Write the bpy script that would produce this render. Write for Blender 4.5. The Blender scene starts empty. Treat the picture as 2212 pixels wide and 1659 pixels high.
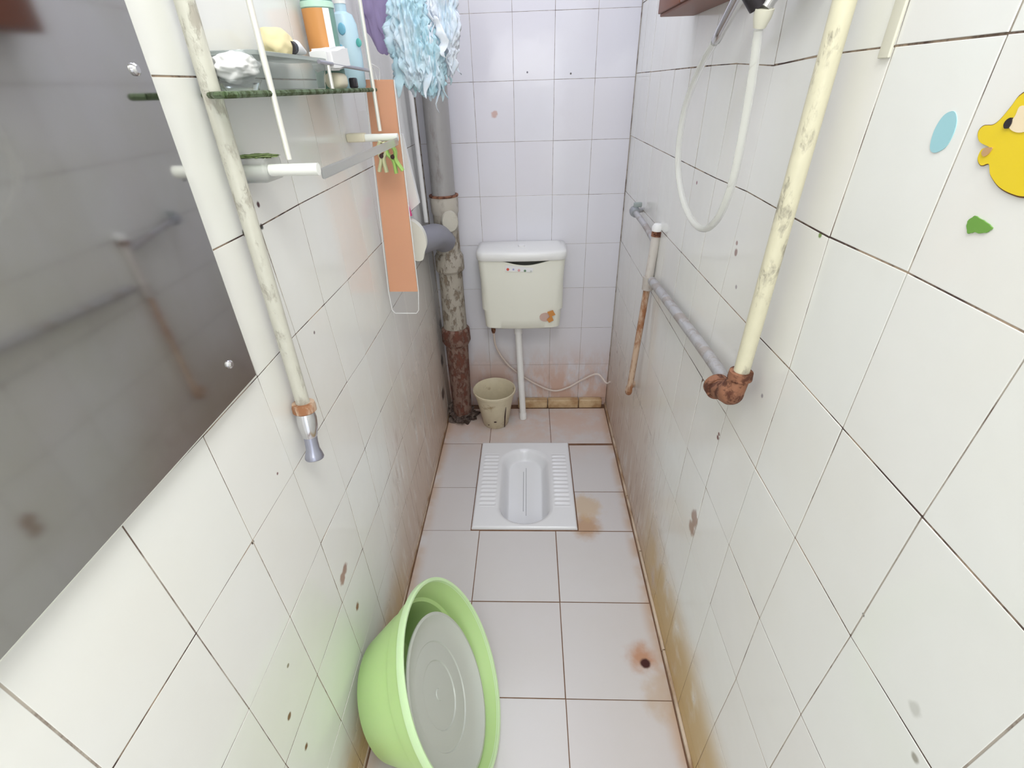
import bpy, bmesh, math, random
from mathutils import Vector, Matrix, noise
random.seed(7)
C = bpy.context.scene
COL = C.collection
# ------------------------------------------------------------------ camera
F_PX, PITCH, YAW, ROLL, CAMZ = 1026.33, 0.56149, -0.04737, -0.03263, 1.4316
fw = Vector((math.sin(YAW)*math.cos(PITCH), math.cos(YAW)*math.cos(PITCH), -math.sin(PITCH)))
r0 = Vector((math.cos(YAW), -math.sin(YAW), 0)); u0 = r0.cross(fw)
rt = math.cos(ROLL)*r0 + math.sin(ROLL)*u0
up = -math.sin(ROLL)*r0 + math.cos(ROLL)*u0
CAM = Vector((0, 0, CAMZ))
cd = bpy.data.cameras.new('camera'); cam = bpy.data.objects.new('camera', cd); COL.objects.link(cam)
m = Matrix((rt, up, -fw)).transposed().to_4x4(); m.translation = CAM
cam.matrix_world = m
cd.sensor_width = 36; cd.lens = F_PX/2212*36; cd.clip_start = .01
C.camera = cam
# ------------------------------------------------------------------ world, lights, exposure
w = bpy.data.worlds.new('world'); C.world = w; w.use_nodes = True
w.node_tree.nodes['Background'].inputs[0].default_value = (.93, .96, 1, 1)
w.node_tree.nodes['Background'].inputs[1].default_value = 1.35
def area(name, loc, tgt, sx, sy, power, col):
    d = bpy.data.lights.new(name, 'AREA'); d.shape = 'RECTANGLE'; d.size = sx; d.size_y = sy
    d.energy = power; d.color = col
    o = bpy.data.objects.new(name, d); COL.objects.link(o); o.location = loc
    o.rotation_euler = (Vector(tgt)-Vector(loc)).to_track_quat('-Z', 'Y').to_euler()
    return o
area('doorway_daylight', (.0, -1.05, 1.60), (.0, 2, 1.56), .62, .36, 2.6, (.98, 1, .97))
area('doorway_gap_daylight', (.27, -1.05, 1.0), (.25, 2, 1.0), .07, .80, .55, (.98, 1, .97))
area('ceiling_light_front', (.12, .0, 2.28), (.05, .25, 0), .50, .6, 12.5, (.985, 1, .955))  # soft stand-in for unseen ceiling lamps, not daylight; no fixture modelled
area('ceiling_fill_rear', (0, 1.35, 2.28), (0, 1.35, 0), .5, .9, 6.0, (.82, .84, 1))  # added lavender fill to tint the back
C.view_settings.view_transform = 'Standard'
C.view_settings.look = 'None'
C.view_settings.gamma = 1
C.view_settings.use_curve_mapping = False
C.view_settings.exposure = 0.0

# ------------------------------------------------------------------ helpers: where a seen point lies on a real plane
XR, XL, TL, D = .3888, -.43498, -.0084, 2.066
def ray(px, py): return fw + (px-1106)/F_PX*rt - (py-829.5)/F_PX*up
def on(ax, c, px, py):
    v = ray(px, py); i = 'xyz'.index(ax); return CAM + v*((c-CAM[i])/v[i])
def wr(px, py, d=0): return on('x', XR-d, px, py)
def xl(z): return XL + TL*(z-CAMZ)
def wl(px, py, d=0):
    v = ray(px, py); return CAM + v*((XL+d)/(v.x-TL*v.z))

# ------------------------------------------------------------------ materials
def mat(name, col=(.8, .8, .8), rough=.5, metal=0, **k):
    m = bpy.data.materials.new(name); m.use_nodes = True
    b = m.node_tree.nodes['Principled BSDF']
    b.inputs['Base Color'].default_value = (*col, 1); b.inputs['Roughness'].default_value = rough
    b.inputs['Metallic'].default_value = metal
    for kk, v in k.items(): b.inputs[kk.replace('_', ' ')].default_value = v
    return m
class N:
    def __init__(s, m): s.m = m; s.t = m.node_tree; s.b = s.t.nodes['Principled BSDF']
    def n(s, typ, **k):
        x = s.t.nodes.new(typ)
        for a, v in k.items(): setattr(x, a, v)
        return x
    def link(s, a, b): s.t.links.new(a, b)
    def val(s, sock, v):
        if hasattr(v, 'is_output') or isinstance(v, bpy.types.NodeSocket): s.link(v, sock)
        else: sock.default_value = v
    def math(s, op, a, b=0.0, c=None, clamp=False):
        x = s.n('ShaderNodeMath', operation=op, use_clamp=clamp); s.val(x.inputs[0], a); s.val(x.inputs[1], b)
        if c is not None: s.val(x.inputs[2], c)
        return x.outputs[0]
    def pos(s, scale=(1, 1, 1), loc=(0, 0, 0)):
        t = s.n('ShaderNodeTexCoord'); mp = s.n('ShaderNodeMapping'); mp.inputs['Scale'].default_value = scale
        mp.inputs['Location'].default_value = loc
        s.link(t.outputs['Object'], mp.inputs[0]); return mp.outputs[0]
    def noise(s, vec, scale, detail=3, rough=.55):
        x = s.n('ShaderNodeTexNoise'); s.link(vec, x.inputs['Vector']); x.inputs['Scale'].default_value = scale
        x.inputs['Detail'].default_value = detail; x.inputs['Roughness'].default_value = rough; return x.outputs[0]
    def mix(s, f, a, b):
        x = s.n('ShaderNodeMix', data_type='RGBA')
        s.val(x.inputs[0], f)
        for sock, v in ((x.inputs[6], a), (x.inputs[7], b)):
            if isinstance(v, tuple): sock.default_value = (*v, 1)
            else: s.link(v, sock)
        return x.outputs[2]
    def ss(s, v, lo, hi):   # smoothstep lo..hi -> 0..1
        x = s.n('ShaderNodeMapRange', interpolation_type='SMOOTHSTEP'); s.val(x.inputs[0], v)
        x.inputs[1].default_value = lo; x.inputs[2].default_value = hi; return x.outputs[0]
    def spot(s, vec, p, r, n=None, amt=0.0, soft=.35):
        x = s.n('ShaderNodeVectorMath', operation='DISTANCE'); s.link(vec, x.inputs[0]); x.inputs[1].default_value = p
        d = x.outputs['Value']
        if n is not None: d = s.math('ADD', d, s.math('MULTIPLY', s.math('SUBTRACT', n, .5), amt))
        return s.math('SUBTRACT', 1.0, s.ss(d, r*(1-soft), r*(1+soft)))
    def bump(s, h, dist, strength=1):
        x = s.n('ShaderNodeBump'); x.inputs['Distance'].default_value = dist; x.inputs['Strength'].default_value = strength
        s.link(h, x.inputs['Height']); s.link(x.outputs[0], s.b.inputs['Normal'])

WHITE = (.86, .868, .835)
def tile_mat(name, grime, spots=(), base=WHITE, rough=.13):
    """glazed tile; grime(N, pos) returns list of (factor, colour)"""
    m = mat(name, base, rough); q = N(m); P = q.pos()
    geo = q.n('ShaderNodeNewGeometry')
    col = q.mix(q.math('MULTIPLY', geo.outputs['Random Per Island'], 1.0), base, (base[0]*.975, base[1]*.955, base[2]*.955))
    col = q.mix(q.math('MULTIPLY', q.ss(q.noise(P, 5, 4), .35, .75), .22), col, (base[0]*.93, base[1]*.90, base[2]*.84))
    dirt = 0.0
    for f, c in grime(q, P):
        col = q.mix(f, col, c); dirt = q.math('MAXIMUM', dirt, f)
    nz = q.noise(P, 60, 2)
    for p, r, c in spots:
        col = q.mix(q.spot(P, p, r, nz, r*1.2), col, c)
    q.link(col, q.b.inputs['Base Color'])
    rg = q.math('ADD', rough, q.math('MULTIPLY', dirt, .4)); q.link(rg, q.b.inputs['Roughness'])
    q.bump(q.noise(P, 9, 2), .004, .25)
    return m
def zof(q, P, i=2):
    x = q.n('ShaderNodeSeparateXYZ'); q.link(P, x.inputs[0]); return x.outputs[i]
def grime_side(y_yellow, left):
    def g(q, P):
        z, y = zof(q, P), zof(q, P, 1)
        streak = q.noise(q.pos((1, 11, 1.6)), 3.2, 5, .6)
        blot = q.noise(P, 7, 4)
        n = q.math('ADD', q.math('MULTIPLY', streak, .65), q.math('MULTIPLY', blot, .35))
        far = q.ss(y, .75, 1.35)
        # splash grime: climbs higher where the wall is nearest the squat pan
        h = q.math('ADD', .14 if not left else .18, q.math('MULTIPLY', far, .62 if left else .52))
        rel = q.math('DIVIDE', z, h)
        f1 = q.math('MULTIPLY', q.math('SUBTRACT', 1.0, q.ss(rel, .05, 1.25)), q.ss(n, .20, .52))
        f1 = q.math('MULTIPLY', f1, .85)
        # fine rubbed streaks
        st = q.math('MULTIPLY', q.ss(q.noise(q.pos((1, 26, 3)), 3, 3), .56, .72), q.math('MULTIPLY', q.ss(y, .8, 1.2), q.math('SUBTRACT', 1.0, q.ss(z, .25, .75))))
        # ochre crust along the bottom near the doorway
        oc = q.math('MULTIPLY', q.math('SUBTRACT', 1.0, q.ss(z, .06 if left else .14, .22 if left else .31)), q.math('SUBTRACT', 1.0, q.ss(y, y_yellow, y_yellow+.3)))
        oc = q.math('MULTIPLY', oc, q.ss(q.noise(P, 9, 4), .18, .50))
        return [(f1, (.55, .405, .315)), (q.math('MULTIPLY', st, .6), (.36, .24, .19)), (q.math('MULTIPLY', oc, .9), (.60, .42, .18))]
    return g
def grime_back(q, P):
    z = zof(q, P)
    n = q.noise(q.pos((2, 1, .8)), 7, 5, .65)
    f = q.math('MULTIPLY', q.math('SUBTRACT', 1.0, q.ss(z, .12, .40)), q.ss(n, .28, .6))
    return [(q.math('MULTIPLY', f, .75), (.62, .36, .24))]
def grime_floor(q, P):
    y, x = zof(q, P, 1), zof(q, P, 0)
    n = q.noise(P, 6, 5, .65)
    back = q.math('MULTIPLY', q.ss(y, 1.55, 1.95), q.ss(n, .28, .6))
    edge = q.math('MULTIPLY', q.math('MAXIMUM', q.ss(x, .335, .385), q.math('SUBTRACT', 1.0, q.ss(x, -.43, -.37))), q.ss(q.noise(P, 8, 3), .3, .58))
    nz = q.noise(P, 26, 3)
    crust = q.spot(P, (.205, 1.25, 0), .05, nz, .05, .5)
    strip = q.spot(P, (.21, 1.35, 0), .06, nz, .09, .4)
    rusth = q.spot(P, (.318, .765, 0), .034, nz, .05, .75)
    rust = q.spot(P, (.325, .745, 0), .014, nz, .012, .3)
    corner = q.spot(P, (.37, .66, 0), .06, nz, .1, .6)
    return [(q.math('MULTIPLY', back, .62), (.66, .44, .33)), (q.math('MULTIPLY', edge, .75), (.50, .30, .16)),
            (q.math('MULTIPLY', crust, .7), (.45, .22, .06)), (q.math('MULTIPLY', strip, .65), (.60, .43, .25)),
            (q.math('MULTIPLY', corner, .5), (.5, .33, .18)), (q.math('MULTIPLY', rusth, .8), (.48, .20, .07)), (rust, (.05, .006, .005))]
def grout_mat(name, lo, hi, thr):
    m = mat(name, lo, .9); q = N(m); P = q.pos()
    f = q.ss(q.noise(P, 14, 5, .7), thr-.08, thr+.12)
    col = q.mix(f, lo, hi)
    z = zof(q, P)
    col = q.mix(q.math('MULTIPLY', q.math('SUBTRACT', 1.0, q.ss(z, .1, .6)), .55), col, (.23, .12, .055))
    q.link(col, q.b.inputs['Base Color']); return m
M = {}
M['grout'] = grout_mat('pale_grout', (.47, .42, .36), (.17, .12, .095), .53)
M['grout_dark'] = grout_mat('mouldy_grout', (.38, .29, .21), (.06, .035, .03), .47)
M['grout_floor'] = grout_mat('floor_grout', (.19, .11, .09), (.10, .05, .04), .5)
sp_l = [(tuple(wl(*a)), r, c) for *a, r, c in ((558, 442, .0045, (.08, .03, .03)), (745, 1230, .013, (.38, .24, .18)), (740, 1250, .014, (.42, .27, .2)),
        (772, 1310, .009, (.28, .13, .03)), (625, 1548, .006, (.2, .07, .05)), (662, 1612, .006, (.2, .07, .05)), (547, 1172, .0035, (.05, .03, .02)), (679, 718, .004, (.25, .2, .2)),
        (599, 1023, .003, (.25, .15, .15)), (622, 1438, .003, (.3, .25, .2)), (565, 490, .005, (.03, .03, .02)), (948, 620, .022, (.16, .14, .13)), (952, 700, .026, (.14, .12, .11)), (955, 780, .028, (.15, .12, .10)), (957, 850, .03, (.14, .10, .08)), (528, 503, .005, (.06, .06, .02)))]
sp_r = [(tuple(wr(*a)), r, c) for *a, r, c in ((1590, 545, .006, (.38, .27, .25)), (1592, 525, .004, (.42, .3, .28)), (1590, 620, .004, (.4, .36, .38)), (1551, 945, .0055, (.2, .1, .09)), (1553, 938, .004, (.2, .1, .09)),
        (1333, 760, .008, (.25, .14, .08)), (1646, 855, .004, (.4, .38, .4)), (1505, 395, .004, (.3, .12, .15)), (1772, 508, .004, (.2, .3, .1)), (1976, 1637, .005, (.4, .38, .33)), (1865, 1328, .0025, (.1, .1, .1)), (1976, 1532, .008, (.66, .66, .62)),
        (1500, 1120, .02, (.40, .28, .22)), (1495, 1140, .018, (.42, .31, .25)))]
sp_b = [(tuple(on('y', D, *a)), r, c) for *a, r, c in ((1139, 156, .0035, (.08, .06, .1)), (1233, 159, .0035, (.06, .05, .05)), (1068, 247, .011, (.60, .42, .38)))]
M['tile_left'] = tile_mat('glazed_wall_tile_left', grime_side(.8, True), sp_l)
M['tile_right'] = tile_mat('glazed_wall_tile_right', grime_side(.95, False), sp_r)
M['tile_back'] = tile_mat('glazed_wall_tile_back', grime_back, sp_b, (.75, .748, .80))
M['tile_floor'] = tile_mat('pale_floor_tile', grime_floor, (), (.655, .635, .64), .28)
M['plaster'] = mat('white_plaster', (.8, .8, .8), .8)
def rusty(name, paint, rust, thr=.52, scale=22, metal=0, rough=.45, stretch=.5, bump=.0015):
    m = mat(name, paint, rough, metal); q = N(m); P = q.pos((1, 1, stretch))
    f = q.ss(q.noise(P, scale, 5, .65), thr-.05, thr+.09)
    c = q.mix(f, paint, rust); c = q.mix(q.math('MULTIPLY', q.noise(P, scale*3, 2), .25), c, (rust[0]*.7, rust[1]*.7, rust[2]*.7))
    q.link(c, q.b.inputs['Base Color'])
    q.link(q.math('ADD', rough, q.math('MULTIPLY', f, .3)), q.b.inputs['Roughness'])
    q.bump(q.math('SUBTRACT', 1.0, f), bump, .8); return m
M['cream_pipe'] = rusty('peeling_cream_paint', (.74, .70, .52), (.40, .37, .29), .565, 26)
M['white_pipe'] = rusty('silver_white_painted_pipe', (.62, .61, .53), (.42, .39, .33), .56, 34, 0, .38)
M['grey_pipe'] = rusty('galvanised_pipe', (.50, .50, .52), (.42, .38, .36), .5, 16, .3, .4)
M['rust'] = rusty('rusted_iron', (.30, .13, .07), (.10, .035, .02), .5, 50, 0, .7, 1)
M['rust_pipe'] = rusty('rust_stained_pipe', (.60, .44, .32), (.34, .15, .07), .5, 26, 0, .6, .35)
M['drain_up'] = rusty('grey_painted_iron', (.40, .39, .38), (.30, .27, .25), .6, 14, .15, .42, .3)
M['drain_mid'] = rusty('pitted_iron', (.44, .40, .34), (.24, .19, .14), .54, 48, 0, .75, .5, .004)
M['drain_low'] = rusty('rotting_iron', (.25, .16, .125), (.16, .06, .04), .5, 34, 0, .85, .6, .006)
M['mortar'] = rusty('dirty_mortar', (.17, .13, .11), (.08, .05, .04), .5, 40, 0, .95, 1, .004)
M['chrome'] = mat('chrome', (.72, .72, .74), .16, 1)
M['steel'] = mat('pale_steel_rod', (.86, .85, .78), .3, .35)
M['porcelain'] = None
m = mat('porcelain', (.82, .83, .86), .12); q = N(m); P = q.pos()
f = q.spot(P, (-.03, 1.62, 0), .12, q.noise(P, 12, 3), .06, .5); f2 = q.spot(P, (.16, 1.24, 0), .05, q.noise(P, 25, 3), .05, .6)
f3 = q.spot(P, (-.012, 1.285, -.02), .02, q.noise(P, 60, 2), .01, .3)
c = q.mix(q.math('MULTIPLY', f, .45), (.82, .83, .86), (.76, .75, .62)); c = q.mix(q.math('MULTIPLY', f2, .7), c, (.72, .50, .28))
q.link(c, q.b.inputs['Base Color']); M['porcelain'] = m
M['cistern'] = mat('aged_cream_plastic', (.85, .85, .755), .32); M['cistern_lid'] = mat('white_plastic', (.82, .82, .80), .28)
M['white'] = mat('white_plastic_plain', (.86, .86, .85), .35)
M['dark'] = mat('dark_gap', (.05, .02, .02), .8)
M['black'] = mat('black_plastic', (.02, .015, .02), .4)
M['lime'] = mat('lime_plastic', (.55, .78, .33), .38, Subsurface_Weight=.25, Subsurface_Radius=(.02, .03, .01))
M['lime_rim'] = mat('pale_lime_plastic', (.66, .88, .52), .38, Subsurface_Weight=.25, Subsurface_Radius=(.02, .03, .01))
M['greybowl'] = mat('grey_plastic', (.56, .59, .54), .3)
M['bucket'] = rusty('stained_cream_plastic', (.72, .645, .47), (.40, .30, .17), .62, 14, 0, .45, 1, .0005)
m = mat('kerb_tile', (.62, .46, .27), .4); q = N(m); P = q.pos()
q.link(q.mix(q.ss(q.noise(P, 14, 4), .35, .7), (.66, .50, .30), (.42, .25, .12)), q.b.inputs['Base Color']); M['kerb'] = m
m = mat('stained_skirting', (.58, .46, .34), .5); q = N(m); P = q.pos((1, .4, 1))
q.link(q.mix(q.ss(q.noise(P, 16, 4), .4, .65), (.62, .51, .40), (.30, .17, .08)), q.b.inputs['Base Color']); M['skirting'] = m
M['clear'] = mat('clear_plastic', (.94, .95, .96), .12, Transmission_Weight=.92, IOR=1.2)
M['clearhose'] = mat('milky_clear_hose', (.92, .925, .88), .2, Transmission_Weight=.75, IOR=1.18)
M['glass'] = mat('green_edged_glass', (.72, .86, .76), .03, Transmission_Weight=1, IOR=1.45)
M['glass_edge'] = rusty('mildewed_glass_edge', (.10, .15, .07), (.04, .06, .015), .5, 60, 0, .5, 1)
M['acrylic'] = mat('dusty_acrylic', (.82, .83, .82), .3, Transmission_Weight=.85, IOR=1.12)
m = mat('tarnished_mirror', (.47, .48, .51), .05, 1); q = N(m); P = q.pos()
q.link(q.mix(q.ss(q.noise(P, 7, 4), .3, .75), (.54, .535, .545), (.49, .485, .455)), q.b.inputs['Base Color'])
q.link(q.math('ADD', .045, q.math('MULTIPLY', q.noise(P, 6, 3), .06)), q.b.inputs['Roughness']); M['mirror'] = m
def plain(n, c, r=.5, **k): M[n] = mat(n, c, r, **k)
plain('orange_card', (.78, .37, .20), .6); plain('amber_label', (.66, .30, .09), .4); plain('teal_tint', (.16, .30, .25), .3)
plain('mint', (.55, .80, .66), .4); plain('sky_blue', (.52, .72, .83), .35); plain('mid_blue', (.18, .48, .66), .4); plain('teal_dot', (.10, .45, .42), .4)
plain('yellow_sponge', (.80, .70, .42), .9); plain('cream_soap', (.78, .72, .56), .5); plain('paper', (.84, .84, .84), .7)
plain('green_clip', (.36, .56, .14), .5); plain('khaki', (.60, .60, .36), .5); plain('pink', (.70, .08, .26), .45)
plain('purple_film', (.44, .36, .58), .3, Transmission_Weight=.3, IOR=1.1)
plain('net_blue', (.46, .68, .77), .6, Subsurface_Weight=.2); plain('net_white', (.80, .84, .93), .6, Subsurface_Weight=.2); plain('net_green', (.33, .50, .48), .6)
plain('duck_yellow', (.83, .62, .02), .4); plain('outline_brown', (.16, .07, .02), .5); plain('peach', (.88, .74, .52), .5); plain('mouth_brown', (.55, .33, .16), .5)
plain('drop_blue', (.36, .64, .70), .4); plain('leaf_green', (.16, .36, .06), .5); plain('pale_cream', (.78, .78, .70), .5)
plain('brown_wood', (.20, .065, .03), .45)
plain('red_dot', (.70, .10, .06), .5); plain('blue_dot', (.40, .40, .66), .5); plain('rose_dot', (.72, .38, .38), .5); plain('green_dot', (.16, .26, .16), .5); plain('grey_dot', (.6, .62, .6), .5)
plain('stain_pink', (.60, .42, .36), .5); plain('stain_orange', (.62, .26, .06), .5)
plain('socket_cream', (.76, .74, .62), .5); plain('mould_green', (.2, .26, .1), .9)

# ------------------------------------------------------------------ mesh helpers
def obj(name, bm, mats, parent=None, smooth=True, auto=35):
    me = bpy.data.meshes.new(name); bmesh.ops.recalc_face_normals(bm, faces=bm.faces) if auto is not None else None
    bm.to_mesh(me); bm.free()
    for k in (mats if isinstance(mats, (list, tuple)) else [mats]): me.materials.append(M[k] if isinstance(k, str) else k)
    if smooth:
        me.shade_smooth()
        if auto: me.set_sharp_from_angle(angle=math.radians(auto))
    o = bpy.data.objects.new(name, me); COL.objects.link(o)
    if parent:
        o.parent = parent; mw = Matrix.Translation(-base_of(parent)); me.transform(mw)
    return o
def base_of(o):
    v = Vector(o.location); return v + (base_of(o.parent) if o.parent else Vector())
def tag(o, label, cat=None, group=None):
    o['label'] = label
    if cat: o['category'] = cat
    if group: o['group'] = group
    return o
def thing(name, label, cat, loc, group=None):
    o = bpy.data.objects.new(name, None); COL.objects.link(o); o.location = loc; o.empty_display_size = .05
    return tag(o, label, cat, group)
def struct(o): o['kind'] = 'structure'; return o
def box(bm, lo, hi, bev=0, mi=0):
    lo, hi = Vector(lo), Vector(hi); b2 = bmesh.new()
    bmesh.ops.create_cube(b2, size=1)
    for v in b2.verts: v.co = Vector([lo[i]+(v.co[i]+.5)*(hi[i]-lo[i]) for i in range(3)])
    if bev: bmesh.ops.bevel(b2, geom=b2.edges[:], offset=bev, segments=3, profile=.5, affect='EDGES')
    for f in b2.faces: f.material_index = mi
    merge(bm, b2)
def merge(bm, b2, mtx=None):
    if mtx is not None: b2.transform(mtx)
    me = bpy.data.meshes.new('t'); b2.to_mesh(me); b2.free(); bm.from_mesh(me); bpy.data.meshes.remove(me)
def frame_for(d):
    d = d.normalized(); a = Vector((0, 0, 1)) if abs(d.z) < .9 else Vector((1, 0, 0))
    e1 = d.cross(a).normalized(); return e1, d.cross(e1).normalized()
def tube(bm, pts, r, seg=20, caps=True, mi=0):
    pts = [Vector(p) for p in pts]; rs = r if isinstance(r, (list, tuple)) else [r]*len(pts)
    rings = []; prev = None
    for i, p in enumerate(pts):
        d = (pts[min(i+1, len(pts)-1)]-pts[max(i-1, 0)]).normalized()
        if prev is None: e1, e2 = frame_for(d)
        else:
            e1 = (prev - d*prev.dot(d)).normalized(); e2 = d.cross(e1)
        prev = e1
        rings.append([bm.verts.new(p+rs[i]*(math.cos(2*math.pi*k/seg)*e1+math.sin(2*math.pi*k/seg)*e2)) for k in range(seg)])
    for a, b in zip(rings, rings[1:]):
        for k in range(seg):
            f = bm.faces.new((a[k], a[(k+1) % seg], b[(k+1) % seg], b[k])); f.material_index = mi
    if caps:
        for rg in (rings[0], rings[-1]):
            f = bm.faces.new(rg); f.material_index = mi
def spline(pts, n=8):
    pts = [Vector(p) for p in pts]; P = [2*pts[0]-pts[1]]+pts+[2*pts[-1]-pts[-2]]; out = []
    for i in range(1, len(P)-2):
        for k in range(n):
            t = k/n; a, b, c, d = P[i-1], P[i], P[i+1], P[i+2]
            out.append(.5*((2*b)+(c-a)*t+(2*a-5*b+4*c-d)*t*t+(3*b-a-3*c+d)*t**3))
    out.append(pts[-1]); return out
def lathe(bm, prof, org, axis=(0, 0, 1), seg=40, mi=0, close=False):
    """prof: (radius, height) pairs"""
    org = Vector(org); ax = Vector(axis).normalized(); e1, e2 = frame_for(ax); rings = []
    for r, h in prof:
        if r < 1e-6: rings.append([bm.verts.new(org+ax*h)])
        else: rings.append([bm.verts.new(org+ax*h+r*(math.cos(2*math.pi*k/seg)*e1+math.sin(2*math.pi*k/seg)*e2)) for k in range(seg)])
    prs = list(zip(rings, rings[1:])) + ([(rings[-1], rings[0])] if close else [])
    for a, b in prs:
        for k in range(seg):
            k2 = (k+1) % seg
            if len(a) == 1 and len(b) == 1: continue
            vs = [a[0], b[k2], b[k]] if len(a) == 1 else ([a[k], a[k2], b[0]] if len(b) == 1 else [a[k], a[k2], b[k2], b[k]])
            f = bm.faces.new(vs); f.material_index = mi
def prism(bm, poly, off, mi=0):
    a = [bm.verts.new(p) for p in poly]; b = [bm.verts.new(p+off) for p in poly]
    n = len(a)
    for f in (bm.faces.new(a), bm.faces.new(b[::-1])): f.material_index = mi
    for i in range(n): bm.faces.new((a[i], a[(i+1) % n], b[(i+1) % n], b[i])).material_index = mi
def smooth_poly(pts, n=6):
    P = [Vector(p) for p in pts]; out = []
    for i in range(len(P)):
        a, b, c, d = P[i-1], P[i], P[(i+1) % len(P)], P[(i+2) % len(P)]
        for k in range(n):
            t = k/n; out.append(.5*((2*b)+(c-a)*t+(2*a-5*b+4*c-d)*t*t+(3*b-a-3*c+d)*t**3))
    return out
def crumple(bm, c, size, amp=.35, sc=30, seed=0, sub=4, flat=None):
    b2 = bmesh.new(); bmesh.ops.create_icosphere(b2, subdivisions=sub, radius=1)
    for v in b2.verts:
        d = v.co.copy(); s = 1+amp*(noise.noise(d*sc/10+Vector((seed, 3, 1)))+.5*noise.noise(d*sc/4+Vector((seed, 0, 7))))
        v.co = Vector((d.x*size[0]*s, d.y*size[1]*s, d.z*size[2]*s))
        if flat is not None: v.co.z = max(v.co.z, flat)
    merge(bm, b2, Matrix.Translation(c))

# ------------------------------------------------------------------ tiled surfaces
def tiles(name, mats, us, vs, pt, nrm, warp=(), gap=.0021, depth=.0012, uclip=None, vclip=None, rects=None, dark_v=True, tilt=.0009):
    """us, vs: grout line positions; pt(u,v)->point on the plane. Every tile is a bevelled slab in one mesh."""
    bm = bmesh.new(); nrm = Vector(nrm)
    def wp(u, v):
        su = sv = sw = 0
        for (u0_, v0_, du, dv) in warp:
            wgt = math.exp(-((u-u0_)**2+(v-v0_)**2)/(2*.075**2)); su += wgt*du; sv += wgt*dv; sw += wgt
        k = 1/max(sw, 1.0) if sw > 0 else 0
        return u+su*k, v+sv*k
    def P(u, v, h): a, b = wp(u, v); return pt(a, b)+nrm*h
    if rects is None:
        rects = [(us[i], us[i+1], vs[j], vs[j+1]) for i in range(len(us)-1) for j in range(len(vs)-1)]
    for (a, b, c, d) in rects:
        if uclip: a, b = max(a, uclip[0]), min(b, uclip[1])
        if vclip: c, d = max(c, vclip[0]), min(d, vclip[1])
        if b-a < .006 or d-c < .006: continue
        tl = [random.uniform(-tilt, tilt)*.5 for _ in range(3)]
        g = gap/2*random.uniform(.7, 1.25); rings = []
        for ins, h in ((g, -depth), (g, -.0002), (g+.0005, 0)):
            cs = [(a+ins, c+ins), (b-ins, c+ins), (b-ins, d-ins), (a+ins, d-ins)]
            rings.append([bm.verts.new(P(u, v, h + (tl[0]*(1 if k in (1, 2) else -1)+tl[1]*(1 if k > 1 else -1)))) for k, (u, v) in enumerate(cs)])
        for r1, r2 in zip(rings, rings[1:]):
            for k in range(4): bm.faces.new((r1[k], r1[(k+1) % 4], r2[(k+1) % 4], r2[k]))
        bm.faces.new(rings[-1])
    return bm
def panel(bm, pt, nrm, u0_, u1_, v0_, v1_, h0, h1, mi):
    nrm = Vector(nrm)
    P = [pt(u, v)+nrm*h0 for u, v in ((u0_, v0_), (u1_, v0_), (u1_, v1_), (u0_, v1_))]
    prism(bm, P, nrm*(h1-h0), mi)
ZTOP, YF = 2.32, -.42
GH, GW = .2, .14871
# right wall
ptR = lambda u, v: Vector((XR, u, v)); nR = (-1, 0, 0)
usR = [.48756-GW*j for j in range(6, -12, -1)]; vsR = [CAMZ+.0232-GH*k for k in range(8, -6, -1)]
obsR = [(0,0,2176,72),(1,0,1961,588),(2,0,1820,925),(3,0,1717,1161),(4,0,1640,1337),(5,0,1590,1467),(2,1,1990,1115),(3,1,1836,1374),(4,1,1729,1543),(0,-1,1935,99),(1,-1,1790,514),(2,-1,1705,796),(3,-1,1631,1013),(4,-1,1574,1177),(5,-1,1534,1303),(0,-3,1671,142),(1,-3,1613,413),(3,-2,1568,893),(4,-2,1524,1050),(5,-2,1491,1186),(4,-3,1484,969),(5,-3,1458,1079),(5,-4,1429,1011)]
wpR = []
for k, j, x, y in obsR:
    q_ = wr(x, y); u, v = .48756-GW*j, CAMZ+.0232-GH*k; wpR.append((u, v, q_.y-u, q_.z-v))
bm = tiles('w', None, usR, vsR, ptR, nR, wpR, uclip=(YF, D-.002), vclip=(0, ZTOP))
panel(bm, ptR, nR, YF, D+.06, -.05, ZTOP, -.07, -.0008, 1)
for v in vsR:
    if 0 < v < ZTOP:
        n = 40
        for i in range(n):
            a = YF+(D-YF)*i/n; b = YF+(D-YF)*(i+1)/n
            def W(u, v):
                su = sv = sw = 0
                for (p0, p1, du, dv) in wpR:
                    g = math.exp(-((u-p0)**2+(v-p1)**2)/(2*.075**2)); sv += g*dv; sw += g
                return v+sv/max(sw, 1.0)
            va, vb = W(a, v), W(b, v)
            f = bm.faces.new([bm.verts.new(Vector((XR+.0006, *t))) for t in ((a, va-.0014), (b, vb-.0014), (b, vb+.0014), (a, va+.0014))]); f.material_index = 2
struct(obj('wall_right', bm, ['tile_right', 'grout', 'grout_dark'], smooth=False, auto=1))
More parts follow.
